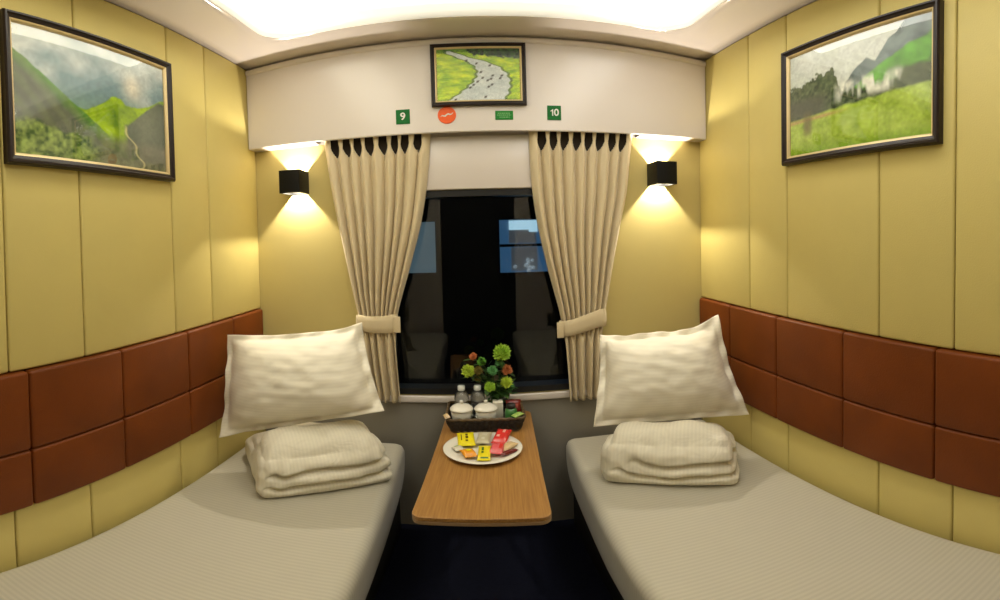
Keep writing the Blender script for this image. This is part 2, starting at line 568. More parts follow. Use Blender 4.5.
# ------------------------------------------------------------------ pillows
def pillow(label, TL, TR, BR, BL, thick, ears, seed):
    TL, TR, BR, BL = map(Vector, (TL, TR, BR, BL))
    c = (TL + TR + BR + BL) / 4
    nrm = (TR - TL).cross(BL - TL).normalized()
    if nrm.y > 0: nrm = -nrm
    nu, nv = 84, 64
    bm = bmesh.new()
    fl = 0.022
    Wd, Hd = (TR - TL).length, (TL - BL).length
    def P(s, t):
        a = TL.lerp(TR, (s + 1) / 2); b = BL.lerp(BR, (s + 1) / 2)
        return b.lerp(a, (t + 1) / 2)
    def surf(s, t, side):
        # edges bow in a little between the corners
        s2 = s * (1 - 0.035 * (1 - t * t)); t2 = t * (1 - 0.055 * (1 - s * s))
        p = P(s2, t2)
        si, ti = min(1, abs(s) / (1 - 2 * fl / Wd)), min(1, abs(t) / (1 - 2 * fl / Hd))
        h = (max(0, 1 - si ** 2.8) * max(0, 1 - ti ** 2.3)) ** 0.58
        w = 0.0055 * fbm(p.x * 9 + seed, p.z * 9, p.y * 5 + side * 3, 3)
        w += 0.006 * noise.noise(Vector((s * 3 + t * 6 + seed, t * 2 - s * 4, seed)))
        edge = 1 - h
        wav = edge * edge * (0.011 * math.sin(7 * s + 5 * t + seed) + 0.006 * math.sin(17 * s - 13 * t + 2 * seed))
        pull = 0
        for (es, et, amt) in ears:
            dd = (s - es) ** 2 + (t - et) ** 2
            pull += amt * math.exp(-dd / 0.05)
        p = p + Vector((0, 0, pull))
        return p + nrm * (side * (thick * h * (0.62 if side > 0 else 0.38) + 0.0022) + w * h + wav)
    V = {}
    for side in (1, -1):
        G = []
        for j in range(nv + 1):
            row = []
            for i in range(nu + 1):
                s, t_ = -1 + 2 * i / nu, -1 + 2 * j / nv
                row.append(bm.verts.new(surf(s, t_, side) - c))
            G.append(row)
        V[side] = G
        grid_faces(bm, G, nu + 1, nv + 1)
    A, B = V[1], V[-1]
    rim = [(j, 0) for j in range(nv + 1)] + [(nv, i) for i in range(1, nu + 1)] + [(j, nu) for j in range(nv - 1, -1, -1)] + [(0, i) for i in range(nu - 1, 0, -1)]
    for k in range(len(rim)):
        a, b = rim[k], rim[(k + 1) % len(rim)]
        bm.faces.new((A[a[0]][a[1]], A[b[0]][b[1]], B[b[0]][b[1]], B[a[0]][a[1]]))
    o = obj('pillow', bm, M['linen'])
    o.location = c
    return tag(o, label, 'pillow', 'pillows on the beds')

pillow('white flanged pillow propped against the wall on the left bed',
       (-0.905, 1.46, 0.985), (-0.430, 1.60, 1.012), (-0.330, 1.47, 0.738), (-0.890, 1.36, 0.612), 0.19, [(1, 1, 0.012), (-1, -1, -0.006)], 1.7)
pillow('white flanged pillow propped against the wall on the right bed',
       (0.421, 1.62, 0.949), (0.835, 1.48, 0.985), (0.895, 1.37, 0.637), (0.352, 1.48, 0.648), 0.19, [(1, 1, 0.032)], 4.1)

# ------------------------------------------------------------------ folded duvets
def duvet(label, loc, rz, wx, dy, h, seed, grooves, bulge, sag):
    nx, ny, nz = 72, 60, 46
    bm = bmesh.new()
    hx, hy, hz = wx / 2, dy / 2, h / 2
    rb, rt = 0.030, 0.060
    def face(fn, n1, n2):
        G = []
        for j in range(n2 + 1):
            G.append([bm.verts.new(fn(-1 + 2 * i / n1, -1 + 2 * j / n2)) for i in range(n1 + 1)])
        grid_faces(bm, G, n1 + 1, n2 + 1)
    face(lambda a, b: (a, b, 1), nx, ny); face(lambda a, b: (a, b, -1), nx, ny)
    face(lambda a, b: (a, -1, b), nx, nz); face(lambda a, b: (a, 1, b), nx, nz)
    face(lambda a, b: (-1, a, b), ny, nz); face(lambda a, b: (1, a, b), ny, nz)
    bmesh.ops.remove_doubles(bm, verts=bm.verts[:], dist=1e-4)
    for v in bm.verts:
        q = Vector((v.co.x * hx, v.co.y * hy, v.co.z * hz))
        u, w, t = v.co
        r = rb + (rt - rb) * (t + 1) / 2
        inn = Vector((max(-(hx - r), min(hx - r, q.x)), max(-(hy - r), min(hy - r, q.y)), max(-(hz - r), min(hz - r, q.z))))
        dv = q - inn
        p = inn + (dv.normalized() * r if dv.length > 1e-9 else dv)
        zz = (p.z + hz) / h                                   # 0..1
        # fold lines across the front and the two ends
        fr = max(0.0, -w) ** 8 if w < 0 else 0.0
        en = abs(u) ** 8
        for (x0, x1, za, zb, dep, wd) in grooves:
            if u < x0 - 0.12: continue
            f = (u - x0) / (x1 - x0)
            k = max(0.0, min(1.0, (u - x0 + 0.12) / 0.2))
            zg = za + (zb - za) * max(0, f) + 0.035 * math.sin(u * 4 + seed) + 0.10 * math.exp(-((u - x0) / 0.12) ** 2)
            g = math.exp(-((zz - zg) / wd) ** 2)
            p.y += dep * k * g * fr
            if u > 0: p.x -= dep * 0.9 * g * en
        # plump top, softened by creases
        crest = max(0, 1 - abs(u) ** 3) * max(0, 1 - abs(w) ** 3)
        p.z += bulge * crest * zz
        p.z -= sag * zz * max(0.0, min(1.0, (w + 0.30) / 0.5))
        p.y -= 0.014 * fr * math.sin(math.pi * zz) * (1 - u * u)
        up_n = Vector((p.x * 6 + seed, p.y * 6, p.z * 10))
        amt = 0.012 if zz > 0.25 else 0.012 * zz * 4
        dirn = Vector((u * abs(u) ** 4, w * abs(w) ** 4, t * abs(t) ** 4 if t > 0 else 0))
        p += dirn * amt * (noise.noise(up_n) + 0.7 * noise.noise(up_n * 2.3) + 0.5 * fr * noise.noise(Vector((p.x * 34, p.z * 9, seed))))
        # lower layers slip out a little at the right-hand end
        p.x += 0.02 * (1 - zz) * max(0, u)
        v.co = Vector((p.x, p.y, p.z + hz))
    o = obj('duvet', bm, M['duvet'])
    o.location = loc
    o.rotation_euler = (0, 0, rz)
    return tag(o, label, 'duvet', 'folded duvets on the beds')

def local_loc(front_left, ang, wx, dy):
    ex = Vector((math.cos(ang), math.sin(ang), 0)); ey = Vector((-math.sin(ang), math.cos(ang), 0))
    return Vector((front_left[0], front_left[1], BED_Z + 0.001)) + ex * wx / 2 + ey * dy / 2

aL, aR = math.radians(34), math.radians(-29)
duvet('thick white duvet folded on the left bed in front of the pillow', local_loc((-0.655, 1.205), aL, 0.41, 0.39), aL, 0.42, 0.40, 0.170, 2.0,
      [(-0.80, 1.0, 0.50, 0.60, 0.030, 0.055), (-0.86, 1.0, 0.22, 0.30, 0.026, 0.050)], 0.052, 0.075)
duvet('thick white duvet folded on the right bed in front of the pillow', local_loc((0.345, 1.368), aR, 0.41, 0.31), aR, 0.415, 0.30, 0.1735, 5.0,
      [(-0.45, 1.0, 0.50, 0.50, 0.032, 0.055), (-0.72, 0.9, 0.25, 0.24, 0.028, 0.045)], 0.038, 0.06)

# ------------------------------------------------------------------ curtains
def curtain(sgn, label, zs, xa, xb, nfold, seed, band):
    """xa: edge nearest the window's outside, xb: edge at the glass; tables over heights zs"""
    t = thing('curtain', label, 'curtain', ((xa[0] + xb[0]) / 2, 1.797, 1.73), 0, 'curtains either side of the window')
    c = t.location
    nu, nv = nfold * 18, 110
    z_top, z_bot = 1.755, zs[-1]
    zz = np.concatenate([np.linspace(z_top, 1.60, 40)[:-1], np.linspace(1.60, z_bot, nv - 39)])
    def smooth(tab):
        y = np.interp(-zz, [-z for z in zs], tab)
        k = np.hanning(15); k /= k.sum()
        return np.convolve(np.pad(y, 7, mode='edge'), k, mode='valid')
    A, B = smooth(xa), smooth(xb)
    bm = bmesh.new()
    V = []
    tie = band[0]
    rnd = random.Random(seed)
    jit = [rnd.uniform(-0.16, 0.16) for _ in range(nfold + 2)]
    def phase(u):
        k = u * nfold
        i = int(min(k, nfold - 1e-6))
        f = k - i
        return k + (jit[i] * (1 - f) + jit[i + 1] * f) if 0 < i < nfold - 1 else k
    for j in range(nv):
        z = zz[j]
        width = abs(B[j] - A[j])
        amp = 0.0165 + 0.005 * min(1, max(0, (1.62 - z) / 0.4))
        near_tie = math.exp(-((z - tie) / 0.10) ** 2)
        amp *= 1 - 0.35 * near_tie
        head = max(0.0, min(1.0, (z - 1.660) / 0.03))
        row = []
        for i in range(nu + 1):
            u = i / nu
            ph = phase(u)
            f = ph - math.floor(ph)
            x = A[j] + (B[j] - A[j]) * u
            peak = 0.5 + 0.5 * math.cos(2 * math.pi * (f - 0.5))      # 1 on the ridge that faces the room
            sharp = peak ** 0.55
            low = max(0.0, min(1.0, (tie - 0.03 - z) / 0.05))
            if low:
                sharp = sharp * (1 - low) + low * (0.5 + 0.5 * math.cos(2 * math.pi * (u * 4.5 - 0.5 + 0.12 * math.sin(u * 9 + seed)))) ** 0.7
            y = 1.801 - amp * (2 * sharp - 1) * (1 - 0.25 * head)
            # secondary small pleat just under the heading
            y += 0.004 * math.sin(4 * math.pi * f) * math.exp(-((z - 1.62) / 0.05) ** 2)
            y += 0.004 * noise.noise(Vector((u * 9, z * 2.2, seed)))
            # heading pinches in
            x_c = A[j] + (B[j] - A[j]) * (u + (0.5 - f) / nfold)
            pinch = 0.40 * math.exp(-((z - 1.690) / 0.022) ** 2) if 0.06 < u < 0.94 else 0
            x = x + (x_c - x) * pinch
            row.append(bm.verts.new((x - c.x, y - c.y, z - c.z)))
        V.append(row)
    def keep(i, j):
        z = zz[j]
        if z < 1.664: return True
        u = (i + 0.5) / nu
        if u < 0.06 or u > 0.94: return True
        f = phase(u); f -= math.floor(f)
        lim = 0.5 - 0.325 * min(1.0, (z - 1.664) / 0.040)
        return abs(f - 0.5) < lim
    grid_faces(bm, V, nu + 1, nv, keep=keep)
    bmesh.ops.delete(bm, geom=[v for v in bm.verts if not v.link_faces], context='VERTS')
    obj('curtain_panel', bm, M['curtain'], t, solid=0.002)
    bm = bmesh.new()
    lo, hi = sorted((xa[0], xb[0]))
    box(bm, (lo + 0.014 - c.x, 1.8165 - c.y, 1.640 - c.z), (hi - 0.014 - c.x, 1.8195 - c.y, 1.752 - c.z), 0.001, 1)  # dark strip added behind the pleats so their gaps look shaded
    tag(obj('gap_shade_strip', bm, M['gap_shade'], t, smooth=False), 'added dark strip for the shade between the pleats')
    # tieback band round the gathered cloth, with its tab
    zc, x0, x1, tilt = band
    cx, hw = (x0 + x1) / 2, abs(x1 - x0) / 2
    bm = bmesh.new()
    V = []
    n = 64
    for k, (dz, dr) in enumerate(((-0.034, -0.002), (-0.032, 0.002), (-0.010, 0.0035), (0.012, 0.0035), (0.032, 0.002), (0.034, -0.002))):
        row = []
        for i in range(n):
            a = 2 * math.pi * i / n
            ca, sa = math.cos(a), math.sin(a)
            x = cx + (hw + dr) * math.copysign(abs(ca) ** 0.8, ca)
            y = 1.803 + (0.026 + dr) * math.copysign(abs(sa) ** 0.8, sa)
            z = zc + dz * (1 + 0.10 * math.cos(a)) + tilt * (x - cx) + 0.003 * math.sin(3 * a + seed)
            row.append(bm.verts.new((x - c.x, y - c.y, z - c.z)))
        V.append(row)
    grid_faces(bm, V, n, len(V), wrap_u=True)
    tb = obj('tieback', bm, M['curtain'], t, solid=0.002)
    bm = bmesh.new()
    xe = x1 if sgn < 0 else x0
    s = 1 if sgn < 0 else -1
    lo, hi = sorted((xe - s * 0.012, xe + s * 0.016))
    zt = zc + tilt * (xe - cx)
    box(bm, (lo - c.x, 1.7645 - c.y + 0.012, zt - 0.032 - c.z), (hi - c.x, 1.7715 - c.y + 0.012, zt + 0.032 - c.z), 0.002, 2)
    obj('tab', bm, M['curtain'], tb)
    return t

curtain(-1, 'beige pleated curtain tied back at the left of the window',
        [1.755, 1.60, 1.485, 1.37, 1.20, 1.06, 0.99, 0.90, 0.78, 0.65],
        [-0.622, -0.606, -0.590, -0.570, -0.536, -0.508, -0.490, -0.490, -0.475, -0.455],
        [-0.184, -0.196, -0.212, -0.235, -0.285, -0.328, -0.345, -0.345, -0.338, -0.330], 9, 3, (0.985, -0.502, -0.337, -0.02))
curtain(1, 'beige pleated curtain tied back at the right of the window',
        [1.755, 1.60, 1.485, 1.37, 1.20, 1.06, 0.97, 0.90, 0.78, 0.635],
        [0.628, 0.612, 0.600, 0.572, 0.535, 0.508, 0.490, 0.480, 0.470, 0.462],
        [0.200, 0.202, 0.210, 0.226, 0.262, 0.298, 0.318, 0.325, 0.332, 0.338], 9, 11, (0.965, 0.306, 0.494, 0.22))

# ------------------------------------------------------------------ wall lamps
def sconce(x0, x1, label):
    z0, z1, y0, y1 = 1.524, 1.618, 1.722, YB - 0.001
    cx, cy, cz = (x0 + x1) / 2, (y0 + y1) / 2, (z0 + z1) / 2
    t = thing('wall_lamp', label, 'wall lamp', (cx, y1, cz), 0, 'wall lamps beside the curtains')
    bm = bmesh.new()
    w = 0.0115
    o_ = rrect((x1 - x0) / 2, (y1 - y0) / 2, 0.004, 3)
    i_ = [(x, y + (w - 0.001) * (0.5 + 0.5 * math.copysign(1, y)) ) for x, y in rrect((x1 - x0) / 2 - w, (y1 - y0) / 2 - w, 0.0005, 3)]
    yo = cy - y1
    rings = []
    for pts, z in ((o_, z0 - cz), (o_, z1 - cz), (i_, z1 - cz), (i_, z0 - cz)):
        rings.append([bm.verts.new((x, y + yo, z)) for x, y in pts])
    m_ = len(o_)
    for k in range(4):
        a, b = rings[k], rings[(k + 1) % 4]
        for i in range(m_):
            j = (i + 1) % m_
            bm.faces.new((a[i], a[j], b[j], b[i]))
    o = obj('lamp_body', bm, M['black'], t)
    md = o.modifiers.new('edge', 'EDGE_SPLIT'); md.split_angle = math.radians(40)
    bm = bmesh.new()
    box(bm, (-(x1 - x0) / 2 + w - 0.002, yo - (y1 - y0) / 2 + w - 0.002, -0.0015), ((x1 - x0) / 2 - w + 0.002, yo + (y1 - y0) / 2 - w + 0.002, 0.0015))
    obj('divider_plate', bm, M['black'], t, smooth=False)
    # LED beads above and below the divider plate
    for s, e in ((1, L_SCONCE), (-1, L_DOWN)):
        bm = bmesh.new()
        bmesh.ops.create_uvsphere(bm, u_segments=12, v_segments=8, radius=0.0015, matrix=Matrix.Translation((0, 0.022 + yo, s * 0.0032)))
        obj('bulb', bm, emit_mat('sconce_bead', (1, 0.86, 0.58, 1), 30.0), t)
        ld = bpy.data.lights.new('lamp_beam', 'SPOT')
        ld.energy = e
        ld.color = (1.0, 0.91, 0.76)
        ld.spot_size = math.radians(165)
        ld.spot_blend = 0.6
        ld.shadow_soft_size = 0.004
        lo = bpy.data.objects.new('lamp_beam', ld)
        COL.objects.link(lo)
        lo.parent = t
        lo.location = (0, 0.022 + yo, s * 0.0085)
        lo.rotation_euler = (math.pi if s > 0 else 0, 0, 0)
    return t

sconce(-0.792, -0.702, 'small black cube wall lamp left of the left curtain')
sconce(0.698, 0.788, 'small black cube wall lamp right of the right curtain')

# ------------------------------------------------------------------ framed pictures
def lerp(a, b, t):
    t = np.clip(t, 0, 1)[..., None]
    return a * (1 - t) + b * t

def vnoise(u, v, sx, sy, seed, octv=4):
    rs = np.random.RandomState(seed)
    out = np.zeros_like(u); amp, tot = 1.0, 0.0
    for k in range(octv):
        nx, ny = int(sx * 2 ** k) + 2, int(sy * 2 ** k) + 2
        g = rs.rand(ny + 1, nx + 1)
        x = np.clip(u, 0, 1) * (nx - 1); y = np.clip(v, 0, 1) * (ny - 1)
        i = x.astype(int); j = y.astype(int)
        fx = x - i; fy = y - j
        fx = fx * fx * (3 - 2 * fx); fy = fy * fy * (3 - 2 * fy)
        out += amp * (g[j, i] * (1 - fx) * (1 - fy) + g[j, i + 1] * fx * (1 - fy) + g[j + 1, i] * (1 - fx) * fy + g[j + 1, i + 1] * fx * fy)
        tot += amp; amp *= 0.5
    return out / tot

C3 = lambda r, g, b: np.array(srgb(r, g, b)[:3])

def paint_valley(u, v):
    n1 = vnoise(u, v, 5, 4, 1); n2 = vnoise(u, v, 14, 10, 2); n3 = vnoise(u, v, 40, 30, 3, 2)
    c = lerp(C3(112, 136, 142) + 0 * u[..., None], C3(200, 204, 200), (v - 0.55) * 1.6 + (n1 - 0.5) * 1.8)
    c = lerp(c, C3(222, 214, 196), np.exp(-((u - 0.74) / 0.07) ** 2 - ((v - 0.70) / 0.12) ** 2) * 0.8)
    c = lerp(c, C3(120, 145, 132), (0.62 - v) * 4 * (0.6 + n1))
    mid = 0.40 + 0.16 * np.exp(-((u - 0.62) / 0.12) ** 2) + 0.05 * n2 + 0.26 * np.clip((u - 0.68) / 0.3, 0, 1)
    m = np.clip((mid - v) * 60, 0, 1)
    c = lerp(c, lerp(C3(88, 120, 40) + 0 * u[..., None], C3(158, 185, 50), n2 * 1.6 - 0.3), m)
    rt = 0.36 + 0.28 * np.clip((u - 0.70) / 0.25, 0, 1) + 0.03 * n2
    m = np.clip((rt - v) * 40, 0, 1) * np.clip((u - 0.66) * 25, 0, 1)
    c = lerp(c, lerp(C3(62, 74, 58) + 0 * u[..., None], C3(112, 118, 100), n1), m)
    lh = 0.80 - 1.02 * u + 0.04 * (n2 - 0.5)
    m = np.clip((lh - v) * 60, 0, 1)
    inside = lerp(C3(84, 128, 48) + 0 * u[..., None], C3(92, 96, 82), (lh - v - 0.03) * 9)
    inside = lerp(inside, C3(122, 134, 92), (np.sin((u + v * 0.55) * 60) * 0.5 + n2) * 0.35)
    c = lerp(c, inside, m)
    bt = 0.30 - 0.26 * u + 0.14 * (n2 - 0.5)
    m = np.clip((bt - v) * 25, 0, 1)
    c = lerp(c, lerp(C3(60, 84, 40) + 0 * u[..., None], C3(150, 168, 96), n3 * 1.7 - 0.4), m)
    low = np.clip((0.26 - v) * 12, 0, 1) * np.clip((u - 0.40) * 8, 0, 1)
    c = lerp(c, lerp(C3(84, 90, 66) + 0 * u[..., None], C3(132, 128, 112), n2), low * 0.8)
    pth = np.exp(-((u - (0.66 + 0.14 * np.clip((0.36 - v) / 0.3, 0, 1) + 0.015 * np.sin(v * 40))) / 0.008) ** 2) * np.clip((0.36 - v) * 30, 0, 1)
    c = lerp(c, C3(206, 196, 150), pth * 0.8)
    return c

def paint_falls(u, v):
    n1 = vnoise(u, v, 5, 4, 11); n2 = vnoise(u, v, 14, 10, 12); n3 = vnoise(u, v, 44, 30, 13, 2)
    c = lerp(C3(186, 192, 176) + 0 * u[..., None], C3(208, 212, 206), v * 1.2 - 0.3 + (n1 - 0.5))
    mt = np.interp(u, [0, 0.38, 0.46, 0.52, 0.6, 0.66, 0.74, 0.86, 1.0], [0, 0.42, 0.60, 0.68, 0.76, 0.70, 0.86, 1.02, 1.1]) + 0.05 * (n2 - 0.5)
    m = np.clip((mt - v) * 60, 0, 1)
    c = lerp(c, lerp(C3(74, 88, 88) + 0 * u[..., None], C3(128, 142, 140), n2 * 1.5 - 0.2), m)
    gs = np.interp(u, [0, 0.5, 0.6, 0.8, 1.0], [0.3, 0.50, 0.60, 0.74, 0.86]) + 0.05 * (n2 - 0.5)
    m = np.clip((gs - v) * 40, 0, 1) * np.clip((u - 0.42) * 9, 0, 1)
    c = lerp(c, lerp(C3(66, 106, 42) + 0 * u[..., None], C3(110, 176, 66), n2 * 1.4 - 0.1), m)
    tl = np.interp(u, [0, 0.1, 0.2, 0.28, 0.36, 0.42, 1], [0.70, 0.66, 0.74, 0.70, 0.76, 0.52, 0.46]) + 0.10 * (n3 - 0.5) + 0.05 * (n2 - 0.5)
    m = np.clip((tl - v) * 50, 0, 1)
    c = lerp(c, lerp(C3(40, 54, 34) + 0 * u[..., None], C3(104, 116, 84), n3 * 1.3 - 0.15), m)
    rg = np.clip((0.66 - 0.1 * n2 - v) * 20, 0, 1) * np.clip((u - 0.72) * 12, 0, 1)
    c = lerp(c, lerp(C3(54, 66, 40) + 0 * u[..., None], C3(96, 104, 72), n3), rg)
    dk = np.clip((0.56 - v) * 15, 0, 1) * np.clip((v - 0.34) * 20, 0, 1) * np.clip((0.34 - u) * 12, 0, 1)
    c = lerp(c, C3(84, 86, 72), dk * 0.85)
    fz = np.exp(-((v - 0.50) / 0.085) ** 4) * np.clip((u - 0.36) * 14, 0, 1) * np.clip((0.86 - u) * 14, 0, 1)
    st = np.clip((vnoise(u, v, 26, 4, 17, 2) - 0.42) * 5, 0, 1)
    c = lerp(c, C3(226, 226, 212), fz * st)
    md = 0.34 + 0.09 * u + 0.03 * (n2 - 0.5)
    m = np.clip((md - v) * 40, 0, 1)
    c = lerp(c, lerp(C3(136, 160, 60) + 0 * u[..., None], C3(176, 196, 96), n2 * 1.6 - 0.3 + (n3 - 0.5) * 0.5), m)
    br = np.exp(-((v - (0.315 + 0.03 * u)) / 0.018) ** 2) * np.clip((0.5 - u) * 5, 0, 1)
    c = lerp(c, C3(176, 150, 96), br)
    c = lerp(c, C3(112, 104, 70), np.exp(-((u - 0.155) / 0.038) ** 4 - ((v - 0.27) / 0.11) ** 4) * 0.85)
    c = lerp(c, C3(116, 150, 44), np.clip((0.09 - v) * 14, 0, 1) * 0.8)
    return c

def paint_river(u, v):
    n2 = vnoise(u, v, 8, 16, 22); n3 = vnoise(u, v, 30, 24, 23, 2)
    c = lerp(C3(122, 170, 14) + 0 * u[..., None], C3(206, 220, 44), n2 * 1.8 - 0.4)
    c = lerp(c, C3(96, 140, 20), np.clip(np.sin(v * 46 + 3 * n2) * 1.4 - 0.9, 0, 1) * 0.5)
    c = lerp(c, C3(60, 110, 34), np.clip((0.07 - v) * 14, 0, 1) * n3)
    far = np.clip((v - 0.90) * 20, 0, 1)
    c = lerp(c, lerp(C3(50, 92, 40) + 0 * u[..., None], C3(120, 160, 60), n3), far)
    tr = np.clip((v - np.interp(u, [0.34, 0.45, 1.0], [1.0, 0.86, 0.78]) - 0.08 * (n3 - 0.5)) * 40, 0, 1)
    c = lerp(c, lerp(C3(22, 44, 24) + 0 * u[..., None], C3(66, 104, 46), n3 * 1.5 - 0.5), tr)
    vs = [0.0, 0.08, 0.2, 0.32, 0.42, 0.52, 0.62, 0.72, 0.82, 0.90, 0.97]
    lf = [0.12, 0.22, 0.33, 0.42, 0.47, 0.49, 0.47, 0.40, 0.26, 0.14, 0.10]
    rt = [0.80, 0.84, 0.87, 0.88, 0.87, 0.83, 0.76, 0.62, 0.40, 0.26, 0.17]
    a = np.interp(v, vs, lf) + 0.012 * np.sin(v * 60); b = np.interp(v, vs, rt) + 0.012 * np.cos(v * 50)
    bank = np.clip((u - a + 0.035) * 60, 0, 1) * np.clip((b + 0.035 - u) * 60, 0, 1) * np.clip((0.98 - v) * 40, 0, 1)
    c = lerp(c, C3(62, 92, 46), bank * 0.8)
    riv = np.clip((u - a) * 80, 0, 1) * np.clip((b - u) * 80, 0, 1) * np.clip((0.97 - v) * 40, 0, 1)
    c = lerp(c, lerp(C3(176, 186, 186) + 0 * u[..., None], C3(214, 218, 216), n2), riv)
    for (bu, bv) in ((0.40, 0.24), (0.44, 0.29), (0.49, 0.35), (0.55, 0.42), (0.61, 0.37), (0.65, 0.40), (0.67, 0.46), (0.53, 0.53), (0.62, 0.25), (0.66, 0.29), (0.76, 0.41), (0.78, 0.46), (0.58, 0.06), (0.64, 0.66), (0.48, 0.70), (0.22, 0.02), (0.36, 0.76)):
        e = np.exp(-(((u - bu) * 1.0 + (v - bv) * -0.35) / 0.016) ** 4 - ((v - bv) / 0.022) ** 4)
        c = lerp(c, C3(30, 30, 26), e)
    return c

def picture(label, loc, rz, w, h, paint, frame_w, depth, slip=0.008):
    """local: x to the right as seen, z up, facing -y; back of the frame at y = 0"""
    t = thing('framed_picture', label, 'picture', loc, rz)
    hw, hh = w / 2, h / 2
    prof = [(0.0, 0.0), (0.0, -depth * 0.75), (frame_w * 0.18, -depth), (frame_w * 0.45, -depth), (frame_w * 0.62, -depth * 0.78), (frame_w, -depth * 0.66), (frame_w, -0.006)]
    def moulding(bm, prof, x0, x1, z0, z1):
        rows = []
        for (o_, y) in prof:
            rows.append([bm.verts.new(p) for p in ((x0 + o_, y, z0 + o_), (x1 - o_, y, z0 + o_), (x1 - o_, y, z1 - o_), (x0 + o_, y, z1 - o_))])
        for a, b in zip(rows, rows[1:]):
            for i in range(4):
                j = (i + 1) % 4
                bm.faces.new((a[i], a[j], b[j], b[i]))
    bm = bmesh.new(); moulding(bm, prof, -hw, hw, -hh, hh)
    obj('frame', bm, M['frame'], t, smooth=False)
    bm = bmesh.new()
    f = frame_w
    moulding(bm, [(f, -depth * 0.66), (f + slip * 0.5, -depth * 0.60), (f + slip, -depth * 0.40), (f + slip, -0.006)], -hw, hw, -hh, hh)
    obj('gilt_slip', bm, M['gilt'], t, smooth=False)
    iw, ih = hw - f - slip + 0.001, hh - f - slip + 0.001
    nu, nv = 300, max(60, int(300 * ih / iw))
    uu, vv = np.meshgrid(np.linspace(0, 1, nu + 1), np.linspace(0, 1, nv + 1))
    co = np.stack([(-iw + 2 * iw * uu).ravel(), np.full(uu.size, -0.0065), (-ih + 2 * ih * vv).ravel()], 1)
    idx = np.arange(uu.size).reshape(nv + 1, nu + 1)
    quads = np.stack([idx[:-1, :-1].ravel(), idx[:-1, 1:].ravel(), idx[1:, 1:].ravel(), idx[1:, :-1].ravel()], 1)
    me = bpy.data.meshes.new('print')
    me.from_pydata(co.tolist(), [], quads.tolist())
    at = me.color_attributes.new('print_colour', 'FLOAT_COLOR', 'POINT')
    rgb = paint(uu, vv)
    grey = rgb.mean(axis=2, keepdims=True)
    fine = 0.80 + 0.40 * vnoise(uu, vv, 60, 42, 91, 3)[..., None]
    rgb = np.clip((grey + (rgb - grey) * 1.1) * 1.16 * fine, 0, 0.9).reshape(-1, 3)
    at.data.foreach_set('color', np.concatenate([rgb, np.ones((len(rgb), 1))], 1).astype(np.float32).ravel())
    me.materials.append(M['print'])
    po = bpy.data.objects.new('print', me); COL.objects.link(po); po.parent = t
    bm = boxbm((-iw, -0.0095, -ih), (iw, -0.008, ih))
    obj('glass', bm, M['glass'], t, smooth=False)
    return t

picture('framed photo of a misty green mountain valley on the left wall', (-PX + 0.0005, 0.893, 1.745), math.pi / 2, 0.630, 0.418, paint_valley, 0.021, 0.026)
picture('framed photo of waterfalls above a green meadow on the right wall', (PX - 0.0005, 0.910, 1.747), -math.pi / 2, 0.604, 0.404, paint_falls, 0.021, 0.026)
picture('small framed photo of a winding river above the window', (0.008, YV - 0.0005, 1.970), 0, 0.360, 0.268, paint_river, 0.016, 0.022, 0.007)

# ------------------------------------------------------------------ signs under the small picture
def text_mesh(name, s, size, m, parent, loc, rot=(math.pi / 2, 0, 0)):
    cu = bpy.data.curves.new(name, 'FONT')
    cu.body = s
    cu.size = size
    cu.align_x = 'CENTER'
    cu.align_y = 'CENTER'
    cu.extrude = 0.0004
    cu.offset = size * 0.02
    tmp = bpy.data.objects.new(name, cu)
    COL.objects.link(tmp)
    dg = bpy.context.evaluated_depsgraph_get()
    me = bpy.data.meshes.new_from_object(tmp.evaluated_get(dg))
    bpy.data.objects.remove(tmp)
    bpy.data.curves.remove(cu)
    me.name = name
    me.materials.clear(); me.materials.append(m)
    o = bpy.data.objects.new(name, me)
    COL.objects.link(o)
    o.location = loc
    o.rotation_euler = rot
    o.parent = parent
    return o

YS = YV - 0.0003
for s, x, z, lab in (('9', -0.285, 1.8045, 'small green square sign with white number 9'), ('10', 0.2945, 1.8075, 'small green square sign with white number 10')):
    t = thing('number_sign', lab, 'sign', (x, YS, z), 0, 'berth number signs above the window')
    obj('sign_plate', boxbm((-0.027, -0.003, -0.030), (0.027, 0, 0.030), 0.001, 1), M['green_sign'], t, smooth=False)
    if s == '9':
        text_mesh('numeral', '9', 0.042, M['signwhite'], t, (0, -0.0034, 0))
    else:
        text_mesh('numeral', '0', 0.040, M['signwhite'], t, (0.0085, -0.0034, 0))
        bm = bmesh.new()
        pts = [(-0.0085, -0.0135), (-0.0040, -0.0135), (-0.0040, 0.0140), (-0.0076, 0.0140), (-0.0095, 0.0110), (-0.0140, 0.0082), (-0.0140, 0.0042), (-0.0085, 0.0072)]
        a = [bm.verts.new((x_, -0.0038, z_)) for x_, z_ in pts]; b = [bm.verts.new((x_, -0.0030, z_)) for x_, z_ in pts]
        bm.faces.new(a); bm.faces.new(b[::-1])
        for i in range(len(pts)):
            j = (i + 1) % len(pts)
            bm.faces.new((a[i], a[j], b[j], b[i]))
        obj('numeral', bm, M['signwhite'], t, smooth=False)
t = thing('round_sticker', 'round orange sticker just under the small picture', 'sticker', (-0.116, YS, 1.802))
bm = bmesh.new()
lathe(bm, [(0.035, 0), (0.035, 0.002), (0.0335, 0.0028)], 40)
bmesh.ops.rotate(bm, verts=bm.verts[:], cent=(0, 0, 0), matrix=Matrix.Rotation(math.pi / 2, 3, 'X'))
obj('disc', bm, M['orange'], t, smooth=False)
bm = bmesh.new()
